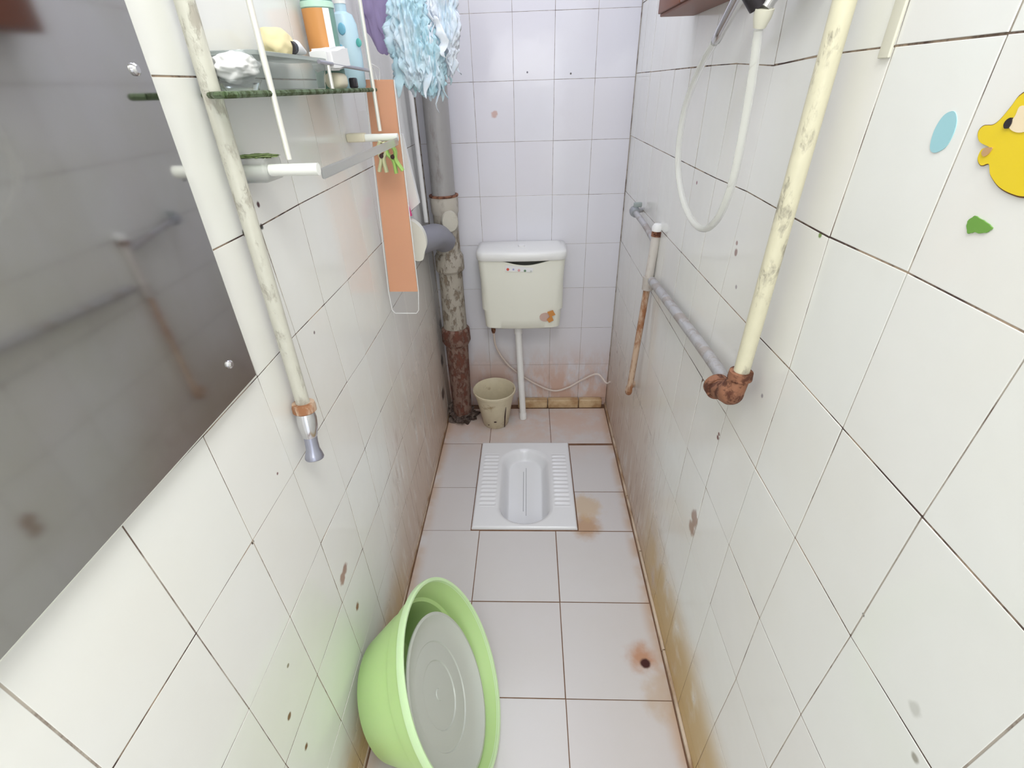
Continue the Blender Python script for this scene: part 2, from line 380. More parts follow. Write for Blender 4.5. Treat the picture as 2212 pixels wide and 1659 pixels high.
# left wall (leans out by half a degree)
nL = Vector((1, 0, -TL)).normalized(); ptL = lambda u, v: Vector((xl(v), u, v))
usL = [.33181+GW*j for j in range(-6, 13)]; vsL = [CAMZ+.02028-GH*k for k in range(8, -6, -1)]
obsL = [(3,0,425,1367),(3,-1,546,1168),(3,-2,634,1020),(3,-3,701,907),(3,-4,750,824),(3,-5,789,768),(3,-6,822,712),(4,0,539,1530),(4,-1,627,1335),(4,-2,693,1173),(4,-3,748,1058),(4,-4,789,971),(4,-5,822,889),(5,-1,686,1458),(5,-2,740,1300),(5,-3,784,1185),(5,-4,819,1092),(2,-3,639,721),(2,-4,701,658),(2,-5,751,605),(2,-6,797,555),(1,-4,646,441),(1,-3,561,490)]
wpL = []
for k, j, x, y in obsL:
    q_ = wl(x, y); u, v = .33181-GW*j, CAMZ+.02028-GH*k; wpL.append((u, v, q_.y-u, q_.z-v))
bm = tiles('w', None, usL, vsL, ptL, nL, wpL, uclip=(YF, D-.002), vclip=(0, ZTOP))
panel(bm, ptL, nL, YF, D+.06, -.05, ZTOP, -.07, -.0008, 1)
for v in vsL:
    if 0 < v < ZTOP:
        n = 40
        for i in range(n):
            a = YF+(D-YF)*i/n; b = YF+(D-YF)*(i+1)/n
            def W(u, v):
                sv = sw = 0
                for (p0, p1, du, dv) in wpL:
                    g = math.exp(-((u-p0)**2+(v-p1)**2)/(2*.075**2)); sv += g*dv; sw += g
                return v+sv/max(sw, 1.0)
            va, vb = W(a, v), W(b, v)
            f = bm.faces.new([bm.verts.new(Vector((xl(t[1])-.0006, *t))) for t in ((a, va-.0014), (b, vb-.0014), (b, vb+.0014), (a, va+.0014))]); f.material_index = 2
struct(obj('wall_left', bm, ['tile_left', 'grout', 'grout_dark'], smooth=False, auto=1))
# back wall
ptB = lambda u, v: Vector((u, D, v)); nB = (0, -1, 0)
usB = [.0927+GW*j for j in range(-4, 4)]; vsB = [CAMZ+.0128-GH*k for k in range(8, -6, -1)]
bm = tiles('w', None, usB, vsB, ptB, nB, (), uclip=(xl(.5)+.001, XR-.002), vclip=(0, ZTOP), gap=.0014)
panel(bm, ptB, nB, XL-.08, XR+.08, -.05, ZTOP, -.07, -.0008, 1)
struct(obj('wall_back', bm, ['tile_back', 'grout'], smooth=False, auto=1))
# front wall around the doorway behind the viewer, ceiling
bm = bmesh.new()
ptF = lambda u, v: Vector((u, YF, v)); nF = (0, 1, 0)
for a, b, c, d in ((XL-.08, -.36, -.05, ZTOP), (.33, XR+.07, -.05, ZTOP), (-.36, .33, 2.0, ZTOP)): panel(bm, ptF, nF, a, b, c, d, -.07, 0, 0)
struct(obj('wall_front', bm, 'plaster', smooth=False))
bm = bmesh.new(); box(bm, (XL-.08, YF-.07, ZTOP), (XR+.08, D+.07, ZTOP+.06)); struct(obj('ceiling', bm, 'plaster', smooth=False))
# floor
ptG = lambda u, v: Vector((u, v, 0)); nG = (0, 0, 1)
PX0, PX1, PY0, PY1 = -.231, .1715, 1.2335, 1.7415
FL, FR = -.4185, .3785
S = .2888; fx = [.0888+S*j for j in (-2, -1, 0, 1)]; fx[-1] = FR; fx[0] = FL
fy = [1.2246-S*k for k in range(6, -1, -1)]; fy[-1] = 1.228
rects = [(fx[i], fx[i+1], fy[j], fy[j+1]) for i in range(3) for j in range(len(fy)-1)]
rects += [(FL, PX0-.003, 1.228, 1.456), (FL, PX0-.003, 1.456, 1.745), (PX1+.003, FR, 1.228, 1.433), (PX1+.003, FR, 1.433, 1.733),
          (FL, -.198, 1.745, D-.035), (-.198, .092, 1.745, D-.035), (.092, FR, 1.745, D-.035)]
bm = tiles('f', None, None, None, ptG, nG, (), rects=rects, gap=.003, uclip=(FL, FR), vclip=(YF-.3, D-.03), tilt=.001)
for a, b, c, d in ((XL-.05, XR+.06, YF-.35, PY0), (XL-.05, XR+.06, PY1, D+.06), (XL-.05, PX0, PY0, PY1), (PX1, XR+.06, PY0, PY1)):
    panel(bm, ptG, nG, a, b, c, d, -.06, -.0011, 1)
struct(obj('floor', bm, ['tile_floor', 'grout_floor'], smooth=False, auto=1))
# skirting strips and kerb
for nm, x0, x1 in (('baseboard_left', xl(0), FL-.002), ('baseboard_right', FR+.002, XR)):
    bm = bmesh.new(); ys = [YF, .05, .42, .78, 1.13, 1.4, 1.7, D-.001]
    for a, b in zip(ys, ys[1:]): box(bm, (x0, a+.0015, 0), (x1, b-.0015, .013), .002)
    struct(obj(nm, bm, 'skirting'))
bm = bmesh.new()
for a, b in ((-.07, .085), (.085, .245), (.245, .365)): box(bm, (a+.0015, D-.034, 0), (b-.0015, D-.001, .05), .006)
struct(obj('trim_1', bm, 'kerb'))
# raised corner patch of an old doorpost on the right wall is only a fat grout lump
# ------------------------------------------------------------------ squat pan
root = thing('squat_toilet', 'white porcelain squat pan with ribbed footrests set into the tiled floor', 'toilet', ((PX0+PX1)/2, PY0, 0))
bm = bmesh.new(); nx, ny = 140, 170
bx0, bx1 = on('z', .01, 1079, 1060).x, on('z', .01, 1189, 1060).x
by0, by1 = on('z', .01, 1135, 1131).y, on('z', .01, 1135, 972).y
bcx, br = (bx0+bx1)/2, (bx1-bx0)/2
def pan_h(x, y):
    cy = min(max(y, by0+br*.85), by1-br*.85); sx = (x-bcx)/br; sy = (y-cy)/(br*.85)
    d = math.hypot(sx, sy)           # 1 on the bowl edge
    z = .012
    e = min(x-PX0, PX1-x, y-PY0, PY1-y); z -= .006*max(0, 1-e/.006)**2
    if d > 1.0:
        if PX0+.018 < x < PX1-.018 and 1.34 < y < 1.655 and abs(x-bcx) > br+.012: z += .0022*math.cos((y-1.34)/.0235*2*math.pi)*min(1, (abs(x-bcx)-br-.012)/.006, (x-PX0-.018)/.006, (PX1-.018-x)/.006)
        z -= .004*max(0, 1-(d-1)/.12)**2
    else:
        t = (by1-y)/(by1-by0); dep = .030+.080*min(1, max(0, t))**.9
        k = min(1, (1-d)/.34); k = k*k*(3-2*k); z = .008-dep*k
        z -= .004*math.exp(-((x-bcx)/.03)**2)*k
    return z
gr = [[bm.verts.new((PX0+(PX1-PX0)*i/nx, PY0+(PY1-PY0)*j/ny, pan_h(PX0+(PX1-PX0)*i/nx, PY0+(PY1-PY0)*j/ny))) for i in range(nx+1)] for j in range(ny+1)]
for j in range(ny):
    for i in range(nx): bm.faces.new((gr[j][i], gr[j][i+1], gr[j+1][i+1], gr[j+1][i]))
bd = [gr[0][i] for i in range(nx+1)]+[gr[j][nx] for j in range(1, ny+1)]+[gr[ny][i] for i in range(nx-1, -1, -1)]+[gr[j][0] for j in range(ny-1, 0, -1)]
lw = [bm.verts.new((v.co.x, v.co.y, -.03)) for v in bd]
for i in range(len(bd)): bm.faces.new((bd[i], lw[i], lw[(i+1) % len(bd)], bd[(i+1) % len(bd)]))
obj('pan', bm, 'porcelain', root, auto=None)
bm = bmesh.new(); q_ = on('z', .006, 1136, 1127); q_.z = pan_h(q_.x, q_.y)
crumple(bm, q_, (.011, .006, .003), .3, 30, 2, 3); o = obj('rust_spot', bm, 'dark', root); o['label'] = 'dark brown-red spot at the near lip of the bowl'
bm = bmesh.new()
for dx, a, b in ((-.008, 1.40, 1.60), (.004, 1.38, 1.62)):
    pts = [Vector((bcx+dx, y, pan_h(bcx+dx, y)+.0006)) for y in [a+(b-a)*i/10 for i in range(11)]]
    tube(bm, pts, .0012, 6)
o = obj('stain_streaks', bm, mat('grey_stain', (.42, .42, .44), .5), root)
# ------------------------------------------------------------------ cistern
def rrect(cx, y0, y1, hw, r, z, bulge=0, n=6):
    """rounded rectangle outline; y0 front, y1 back; front bulges towards the viewer"""
    out = []
    for (sx, yy, a0) in ((1, y1-.004, 0), (-1, y1-.004, 90)):
        pass
    corners = [(cx+hw-r, y1-.003, 0, .003), (cx-hw+r, y1-.003, 90, .003), (cx-hw+r, y0+r, 180, r), (cx+hw-r, y0+r, 270, r)]
    for x, y, a, rr in corners:
        rx = r
        for k in range(n+1):
            t = math.radians(a+90*k/n); out.append(Vector((x+rx*math.cos(t), y+rr*math.sin(t), z)))
        if a == 180:
            for k in range(1, 24): out.append(Vector((cx-hw+r+(2*hw-2*r)*k/24, y0, z)))
    for v in out:
        u = (v.x-cx)/hw
        if v.y < (y0+y1)/2: v.y -= bulge*(1-u*u)
    return out
def loft(bm, secs, cap0=True, cap1=True, mi=0):
    rings = [[bm.verts.new(p) for p in s] for s in secs]; n = len(rings[0])
    for a, b in zip(rings, rings[1:]):
        for k in range(n): bm.faces.new((a[k], a[(k+1) % n], b[(k+1) % n], b[k])).material_index = mi
    if cap0: bm.faces.new(rings[0]).material_index = mi
    if cap1: bm.faces.new(rings[-1]).material_index = mi
    return rings
CX = -.036; CY0, CY1 = 1.922, D-.003
root = thing('toilet_cistern', 'cream plastic high cistern hung on the back wall above the squat pan', 'toilet cistern', (CX, CY1, .512))
bm = bmesh.new(); secs = []
for z, hw, y0 in ((.512, .158, CY0+.012), (.518, .166, CY0+.004), (.56, .168, CY0+.001), (.70, .174, CY0), (.80, .181, CY0), (.822, .182, CY0)):
    secs.append(rrect(CX, y0, CY1, hw, .03, z, .012))
# the open rim sags in the middle of the front
for v in secs[-1]:
    if v.y < CY0+.03: v.z -= .019*max(0, math.cos((v.x-CX-.02)/.11*math.pi/2))**1.3 if abs(v.x-CX-.02) < .11 else 0
inner = [v + Vector(((CX-v.x)*.03, .004 if v.y < 1.98 else -.004, 0)) for v in secs[-1]]
inner2 = [Vector((v.x, v.y, .60)) for v in inner]
rg = loft(bm, secs+[inner, inner2], True, True)
obj('tank', bm, 'cistern', root, auto=50)
bm = bmesh.new()
loft(bm, [rrect(CX, CY0-.004, CY1, .186, .032, .822, .014), rrect(CX, CY0-.006, CY1, .188, .033, .828, .015), rrect(CX, CY0-.006, CY1, .188, .033, .848, .015), rrect(CX, CY0+.0, CY1, .183, .032, .857, .014), rrect(CX, CY0+.012, CY1, .17, .03, .861, .012)])
lid = obj('lid', bm, 'cistern_lid', root, auto=50)
bm = bmesh.new(); lathe(bm, [(0, .0), (.014, 0), (.014, .006), (.010, .008), (0, .008)], (CX, 1.985, .8605), seg=24); obj('flush_button', bm, 'white', lid)
bm = bmesh.new(); z0 = .80
pts = [on('y', CY0-.013, *a) for a in ((1092, 573), (1152, 579), (1150, 588), (1091, 586))]
prism(bm, pts, Vector((0, -.0006, 0))); o = obj('sticker_strip', bm, 'paper', root, smooth=False); strip = o
for (x, y, r, mm) in ((1097, 582, .0058, 'red_dot'), (1109, 582, .004, 'blue_dot'), (1121, 584, .0055, 'rose_dot'), (1134, 585, .005, 'green_dot'), (1147, 586, .004, 'grey_dot')):
    bm = bmesh.new(); lathe(bm, [(r, 0), (r, .0006), (0, .0006)], on('y', CY0-.0136, x, y), (0, -1, 0), 20); obj('printed_dot', bm, mm, strip)
c_ = on('y', CY0-.0088, 1178, 685); bm = bmesh.new()
lathe(bm, [(.025, -.004), (.025, .0008), (0, .0008)], c_, (.085, -1, 0), 32)
for v in bm.verts: v.co.z = c_.z+(v.co.z-c_.z)*.82
o = obj('round_sticker', bm, 'stain_pink', root); o['label'] = 'round worn brown and orange sticker'; rs = o
bm = bmesh.new(); poly = [on('y', CY0-.0112, *a) for a in ((1182, 674), (1194, 670), (1200, 680), (1192, 683), (1196, 692), (1186, 697), (1181, 690), (1188, 684))]
prism(bm, poly, Vector((0, -.0012, 0))); obj('orange_print', bm, 'stain_orange', rs, smooth=False)
# flush pipe
root2 = thing('flush_pipe', 'white plastic flush pipe dropping from the cistern to the floor behind the squat pan', 'pipe', (-.04, 1.945, 0))
a, b = Vector((-.059, 1.985, .512)), Vector((-.041, 1.945, .0))
bm = bmesh.new(); tube(bm, [a.lerp(b, t) for t in (.06, .3, .6, .97)], .0155, 24); obj('pipe', bm, 'white', root2)
bm = bmesh.new(); lathe(bm, [(.019, 0), (.019, .03), (.026, .034), (.026, .046)], a.lerp(b, .1), a-b, 24); obj('collar', bm, 'white', root2)
bm = bmesh.new(); lathe(bm, [(.0, 0), (.0175, 0), (.0175, .03), (.0155, .035)], b+Vector((0, 0, .001)), a-b, 24); obj('ferrule', bm, 'white', root2)
# supply hose of the cistern
pts = [(on('y', 1.995, 1066, 714)), on('y', 2.02, 1072, 750), on('y', 2.04, 1095, 785), on('y', 2.05, 1125, 810), on('y', 2.052, 1160, 831), on('y', 2.052, 1195, 844), on('y', 2.05, 1225, 838), on('y', 2.05, 1255, 822), on('y', 2.03, 1290, 808), Vector((.37, 2.0, .175)), Vector((XR-.003, 1.985, .19))]
root = thing('supply_hose', 'thin pale hose looping under the cistern across the back wall', 'hose', pts[5])
bm = bmesh.new(); tube(bm, spline(pts, 8), .0048, 12); obj('tube', bm, mat('pale_hose', (.72, .62, .56), .35), root)
bm = bmesh.new(); tube(bm, [pts[0]+Vector((0, 0, .014)), pts[0], pts[0]-Vector((0, 0, .012))], [.010, .010, .0065], 12)
o = obj('nut', bm, 'rust', root); o['label'] = 'corroded brass-brown nut'
# ------------------------------------------------------------------ bucket
root = thing('bucket', 'grubby cream plastic bucket on the floor beside the flush pipe', 'bucket', (-.177, 1.917, 0))
bm = bmesh.new()
lathe(bm, [(0, 0), (.058, 0), (.062, .004), (.083, .120), (.096, .186), (.102, .188), (.1025, .198), (.099, .200), (.095, .196), (.079, .12), (.058, .010), (0, .008)], (-.177, 1.917, 0), seg=56)
obj('pail', bm, 'bucket', root, auto=40)
for (x, y, s) in ((1070, 912, .007), (1056, 918, .004), (1092, 862, .004)):
    v = ray(x, y)
    # mark on the outer wall: intersect the ray with the tapered shell
    for t in [i*.001 for i in range(1500, 2600)]:
        pnt = CAM+v*t; rr = math.hypot(pnt.x+.177, pnt.y-1.917)
        if 0 < pnt.z < .19 and rr < .062+pnt.z*.19: break
    bm = bmesh.new(); crumple(bm, pnt, (s, .0015, s*.5), .2, 20, s*1000, 3); obj('burn_mark', bm, 'dark', root)
bm = bmesh.new()
pts = []
for x, y in ((1093, 880), (1091, 900), (1090, 922)):
    v = ray(x, y)
    for t in [i*.001 for i in range(1500, 2600)]:
        pnt = CAM+v*t
        if 0 < pnt.z < .19 and math.hypot(pnt.x+.177, pnt.y-1.917) < .062+pnt.z*.19+.0005: break
    pts.append(pnt)
tube(bm, pts, [.001, .003, .002], 8); o = obj('crack', bm, 'dark', root); o['label'] = 'dark split running down the side'
# ------------------------------------------------------------------ drain stack
root = thing('drain_stack', 'thick corroded soil pipe in the far left corner, grey above and rusty below', 'pipe', (-.348, 1.962, 0))
dx = lambda z: -.348+.008*z
def dtube(zs_rs, name, mm, lab=None, parent=root, seg=40):
    bm = bmesh.new(); tube(bm, [(dx(z), 1.962+.018*z/1.4, z) for z, r in zs_rs], [r for z, r in zs_rs], seg)
    o = obj(name, bm, mm, parent, auto=30)
    if lab: o['label'] = lab
    return o
dtube([(1.065, .046), (1.5, .046), (2.0, .046), (ZTOP-.001, .046)], 'upper_pipe', 'drain_up', 'smooth grey painted pipe')
hub = dtube([(1.0, .050), (1.01, .0545), (1.05, .0555), (1.068, .0555), (1.072, .050)], 'hub', rusty('dirty_cream_paint', (.56, .52, .45), (.36, .31, .26), .55, 20), 'cream collar under the grey pipe')
bm = bmesh.new(); lathe(bm, [(.0475, 0), (.0575, 0), (.0578, .006), (.0475, .008)], (dx(1.07), 1.976, 1.067), seg=40); o = obj('rust_ring', bm, 'rust', hub)
dtube([(.845, .050), (.9, .049), (.96, .049), (1.001, .050)], 'tee_body', 'drain_mid')
# inspection cap facing the room
bm = bmesh.new(); cc = on('y', 1.915, 971, 480); lathe(bm, [(.030, -.035), (.034, 0), (.030, .008), (0, .010)], (cc.x, 1.925, cc.z), (.30, -1, .08), 32)
for v in bm.verts: v.co.z = cc.z+(v.co.z-cc.z)*1.25
o = obj('inspection_cap', bm, rusty('cap_paint', (.58, .55, .47), (.42, .37, .28), .6, 22), root); o['label'] = 'round cream inspection cap'
# branch going to the left wall
bm = bmesh.new(); tube(bm, spline([(-.350, 1.95, .90), (-.365, 1.88, .935), (-.385, 1.80, .95), (-.43, 1.70, .955)], 6), .048, 32)
o = obj('branch_pipe', bm, mat('slate_paint', (.26, .26, .30), .45), root); o['label'] = 'slate grey branch running forward along the wall'
dtube([(.845, .052), (.83, .060), (.775, .061), (.765, .054)], 'hub', 'drain_mid')
dtube([(.77, .050), (.65, .051), (.50, .053)], 'middle_pipe', 'drain_mid', 'pitted beige brown length')
dtube([(.505, .056), (.495, .064), (.44, .066), (.42, .056)], 'hub', 'drain_low')
dtube([(.43, .052), (.25, .050), (.12, .047), (.03, .046)], 'lower_pipe', 'drain_low', 'rusted dark red lower length')
bm = bmesh.new(); crumple(bm, (-.348, 1.965, .012), (.068, .066, .035), .5, 26, 4, 5, -.012)
crumple(bm, (-.385, 1.99, .03), (.036, .05, .05), .5, 26, 8, 4, -.03)
obj('mortar_heap', bm, 'mortar', root)
# thin white pipe beside it
bm = bmesh.new(); tube(bm, [(-.411, 1.93, .98), (-.411, 1.93, 1.5), (-.409, 1.93, ZTOP-.001)], .0085, 14)
o = obj('conduit', bm, 'white', None); tag(o, 'thin white pipe running up the corner left of the soil pipe', 'pipe')
# ------------------------------------------------------------------ left riser with tap
A, B = wl(398, 0, .022), wl(655, 872, .024); dv = (A-B)/(A.z-B.z)
top = B+dv*(ZTOP-.001-B.z); root = thing('water_riser', 'peeling white water pipe running down the left wall beside the mirror', 'pipe', B)
bm = bmesh.new(); n = 30; tube(bm, [top.lerp(B, i/n) for i in range(n+1)], .0118, 24); obj('pipe', bm, 'white_pipe', root)
root = thing('pipe_tap', 'short chrome valve with brass nozzle under the left wall pipe', 'tap', B)
Cn = [wl(660, 893, .024), wl(672, 930, .024), wl(672, 948, .024), wl(680, 990, .026)]
bm = bmesh.new(); ax = (Cn[0]-B).normalized()
lathe(bm, [(0, -.002), (.019, -.002), (.0205, .004), (.0205, .014), (.017, .017), (0, .017)], B, ax, 24); o = obj('coupling', bm, 'rust_pipe', root); o['label'] = 'rusty coupling nut'
p0 = B+ax*.0175; ax2 = (Cn[3]-p0).normalized(); L_ = (Cn[3]-p0).length
bm = bmesh.new(); lathe(bm, [(0, 0), (.0155, 0), (.0175, L_*.12), (.0165, L_*.30), (.0135, L_*.48), (.012, L_*.52)], p0, ax2, 28); obj('valve_body', bm, 'chrome', root)
bm = bmesh.new(); lathe(bm, [(.012, L_*.515), (.0115, L_*.62), (.012, L_*.78), (.0155, L_*.9), (.017, L_*.97), (.016, L_), (.011, L_), (.009, L_*.92), (0, L_*.9)], p0, ax2, 28); obj('nozzle', bm, mat('blue_grey_metal', (.42, .43, .52), .25, .8), root)
bm = bmesh.new(); lathe(bm, [(.0115, L_*.94), (.0115, L_*1.03), (.007, L_*1.03), (0, L_*.97)], p0, ax2, 20); obj('washer', bm, 'socket_cream', root)
# ------------------------------------------------------------------ wall mirror
e0, e1, e2 = wl(555, 810, .012), wl(270, 0, .012), wl(0, 1430, .012)
upv = (e1-e0).normalized(); lf = (e2-e0).normalized()
c0 = e0; c1 = e0+upv*.80; c2 = c1+lf*.86; c3 = c0+lf*.86
nl = Vector(nL)
root = thing('wall_mirror', 'large frameless tarnished mirror screwed to the left wall nearest the viewer', 'mirror', c0)
bm = bmesh.new(); nl = Vector((1, .0175, -.0075)).normalized()
def onm(px, py): v = ray(px, py); return CAM+v*((c0-CAM).dot(nl)/v.dot(nl))
upv = (onm(270, 0)-c0).normalized(); lf = (onm(0, 1430)-c0).normalized()
c1 = c0+upv*.80; c2 = c1+lf*.86; c3 = c0+lf*.86; prism(bm, [c0, c1, c2, c3], -nl*.005)
bmesh.ops.bevel(bm, geom=bm.edges[:], offset=.0012, segments=2, affect='EDGES'); obj('mirror_glass', bm, 'mirror', root, smooth=False)
bm = bmesh.new()
for a_, b_ in ((c0, c1), (c0, c3)): tube(bm, [a_-nl*.0028, b_-nl*.0028], .0022, 8)
o = obj('polished_edge', bm, mat('pale_glass_edge', (.85, .86, .80), .25), root); o['label'] = 'bright ground edge of the glass'
for x, y in ((290, 150), (495, 787)):
    bm = bmesh.new(); pc = onm(x, y)+nl*.0005; lathe(bm, [(0, .004), (.0035, .004), (.0058, .002), (.0062, -.001), (0, -.001)], pc, nl, 20); obj('mirror_screw', bm, 'chrome', root)
for a_, b_ in ((.1, .1), (.7, .1), (.1, .75), (.7, .75)):
    pc = c0+upv*a_+lf*b_; pc -= nl*((pc-c0).dot(nl)); bm = bmesh.new(); tube(bm, [pc-nl*.004, Vector((xl(pc.z)+.0005, pc.y, pc.z))], .006, 10)
    obj('spacer', bm, 'white', root)
# ------------------------------------------------------------------ glass shelf rack
SX, SZ = -.355, 1.4325
root = thing('glass_shelf_rack', 'glass shelf rack on thin steel rods above the left wall pipe', 'shelf', (xl(1.43), .76, 1.33))
def shelf_glass(z, y0, y1, xo, th, nm):
    xw = xl(z)+.001; rr = .055
    pts = [Vector((xw, y1, z)), Vector((xo, y1, z))]
    pts += [Vector((xo, y0+.02, z)), Vector((xo-.006, y0+.006, z)), Vector((xo-.02, y0+.012, z)), Vector((xo-.038, y0+.04, z)), Vector((xw+.008, y0+.075, z)), Vector((xw, y0+.085, z))]
    bm = bmesh.new(); prism(bm, pts, Vector((0, 0, th))); g = obj(nm, bm, 'glass', root, smooth=False)
    bm = bmesh.new(); e = [p_+Vector((0, 0, th/2)) for p_ in pts[1:]]
    for i in range(len(e)-1): tube(bm, [e[i], e[i+1]], th*.56, 8)
    o = obj('glass_edge', bm, 'glass_edge', g, smooth=False); o['label'] = 'dark green mildewed edge of the glass'
    return g
shelf_glass(SZ-.005, .645, 1.285, SX, .007, 'shelf_panel')
for y, x in ((.757, SX), (1.262, SX)):
    bm = bmesh.new(); tube(bm, [(x+.002, y, 1.348), (x+.002, y, 1.80)], .0042, 12); obj('upright_rod', bm, 'steel', root)
for y, xe, z in ((.757, -.3125, 1.334), (1.262, -.3125, 1.334)):
    bm = bmesh.new(); tube(bm, [(xl(z), y, z), (xe, y, z)], .0085, 20); obj('cross_bar', bm, mat('white_enamel_bar', (.88, .89, .84), .25), root)
bm = bmesh.new(); box(bm, (-.3155, .768, 1.318), (-.3095, 1.252, 1.334), .003); o = obj('towel_rail', bm, 'acrylic', root); o['label'] = 'dusty clear acrylic rail'
bm = bmesh.new(); box(bm, (xl(1.33), .742, 1.318), (-.385, .80, 1.352), .006); o = obj('wall_bracket', bm, 'acrylic', root); o['label'] = 'cloudy clear bracket at the wall'
bm = bmesh.new(); crumple(bm, (-.408, .768, 1.352), (.03, .02, .003), .4, 40, 1, 4); obj('mildew_film', bm, 'mould_green', o)
bm = bmesh.new(); box(bm, (xl(1.33), 1.25, 1.326), (-.39, 1.275, 1.345), .004); obj('wall_bracket', bm, 'cream_soap', root)
gz = SZ+.002
rail = [on('x', SX+.006, *a) for a in ((700, 140), (800, 156), (838, 159))]
bm = bmesh.new(); y0_, y1_ = rail[0].y, 1.275; zr_ = gz+.034
tube(bm, [(SX+.002-.004, y0_, zr_+.006), (SX-.002, y1_, zr_-.001)], .0032, 10); gr_ = obj('guard_rail', bm, mat('grey_violet_rail', (.42, .40, .46), .3, .4), root)
for px in (712, 842):
    q_ = on('x', SX-.002, px, 160); bm = bmesh.new(); tube(bm, [(SX-.002, min(q_.y, 1.27), gz-.001), (SX-.002, min(q_.y, 1.27), zr_+.002)], .0032, 10); obj('guard_post', bm, 'steel', root)
# ------------------------------------------------------------------ toiletries on the shelf
def sy(px, x): return on('x', x, px, 190).y
gtop = gz+.0005
# soap dish + crumpled white wad
y_ = sy(508, -.385)+.028
dish = thing('soap_dish', 'low clear plastic dish at the near end of the glass shelf', 'soap dish', (-.392, y_, gtop))
bm = bmesh.new(); loft(bm, [[Vector((-.392+.026*math.cos(t)*s, y_+.036*math.sin(t)*s, gtop+h)) for t in [k*math.pi/16 for k in range(32)]] for s, h in ((.8, 0), (1, .012), (1.03, .012), (.8, .003))]); obj('dish', bm, 'clear', dish)
bm = bmesh.new(); crumple(bm, Vector((-.392, y_+.002, gtop+.0285)), (.025, .034, .016), .35, 12, 5, 5); o = obj('tissue_wad', bm, 'paper'); tag(o, 'crumpled white tissue lying at the near end of the glass shelf', 'tissue')
# clear box
y0_, y1_ = sy(562, -.365), sy(690, -.385)
root = thing('plastic_box', 'clear plastic storage box on the glass shelf under the yellow sponge', 'box', (-.395, (y0_+y1_)/2, gtop))
bm = bmesh.new(); ym = (y0_+y1_)/2; hy = (y1_-y0_)/2
def rr2(hx, hy_, z, r=.01):
    o_ = []
    for sx_, sy_, a0 in ((1, 1, 0), (-1, 1, 90), (-1, -1, 180), (1, -1, 270)):
        for k in range(5):
            t = math.radians(a0+90*k/4); o_.append(Vector((-.396+sx_*(hx-r)+r*math.cos(t), ym+sy_*(hy_-r)+r*math.sin(t), z)))
    return o_
loft(bm, [rr2(.029, hy*.93, gtop), rr2(.034, hy, gtop+.040), rr2(.0325, hy-.0015, gtop+.040), rr2(.0285, hy*.93-.0015, gtop+.0015)])
obj('box_body', bm, mat('grey_clear_plastic', (.93, .95, .94), .06, Transmission_Weight=.93, IOR=1.05), root)
bm = bmesh.new(); loft(bm, [rr2(.0355, hy+.0015, gtop+.0405), rr2(.0355, hy+.0015, gtop+.045), rr2(.033, hy-.002, gtop+.046)]); obj('box_lid', bm, mat('smoke_lid', (.70, .75, .73), .3, Transmission_Weight=.7, IOR=1.1), root)
bt = gtop+.0465
ys_ = sy(622, -.39)
bm = bmesh.new(); crumple(bm, Vector((-.395, ys_, bt+.012)), (.026, .036, .026), .16, 10, 3, 5, -.012)
for v in bm.verts: v.co.z = min(v.co.z, bt+.034+.1*(v.co.z-bt-.034))
o = obj('sponge', bm, 'yellow_sponge'); tag(o, 'pale yellow sponge on top of the clear plastic box', 'sponge')
# bottle with black cap lying on the box
yb = sy(655, -.37)
root = thing('squeeze_tube', 'white squeeze tube with black cap lying behind the sponge', 'tube', (-.374, yb, bt))
bm = bmesh.new(); tube(bm, [(-.375, yb+.006, bt+.010), (-.38, yb+.03, bt+.011), (-.385, yb+.075, bt+.008)], [.0095, .011, .004], 16); obj('tube_body', bm, 'paper', root)
bm = bmesh.new(); tube(bm, [(-.374, yb-.008, bt+.0095), (-.375, yb+.0065, bt+.010)], .0092, 14); obj('cap', bm, 'black', root)
# amber bottle
ya = sy(686, -.405)+.07
root = thing('lotion_bottle', 'green-tinted bottle with amber label standing behind the clear box', 'bottle', (-.398, ya, gtop))
bm = bmesh.new(); lathe(bm, [(0, 0), (.026, 0), (.029, .004), (.029, .145), (.024, .158), (.012, .166), (.012, .175)], (-.400, ya, gtop), seg=36); obj('bottle_body', bm, 'teal_tint', root)
bm = bmesh.new(); lathe(bm, [(.0292, .035), (.0297, .035), (.0297, .128), (.0292, .128)], (-.400, ya, gtop), seg=36)
bmesh.ops.delete(bm, geom=[f for f in bm.faces if f.calc_center_median().x > -.383], context='FACES')
obj('label', bm, 'amber_label', root)
bm = bmesh.new(); lathe(bm, [(.0292, .129), (.0305, .13), (.0305, .138), (.0292, .139)], (-.400, ya, gtop), seg=36); obj('band', bm, 'mint', root)
bm = bmesh.new(); lathe(bm, [(.0292, .03), (.0301, .03), (.0301, .128), (.0292, .128)], (-.400, ya, gtop), seg=72)
bmesh.ops.delete(bm, geom=[f for f in bm.faces if not (-.383 < f.calc_center_median().x < -.374 and f.calc_center_median().y < ya)], context='FACES')
obj('white_stripe', bm, 'paper', root)
bm = bmesh.new(); lathe(bm, [(0, .215), (.014, .215), (.0165, .21), (.0165, .172), (.013, .17)], (-.400, ya, gtop), seg=30); obj('cap', bm, 'teal_tint', root)
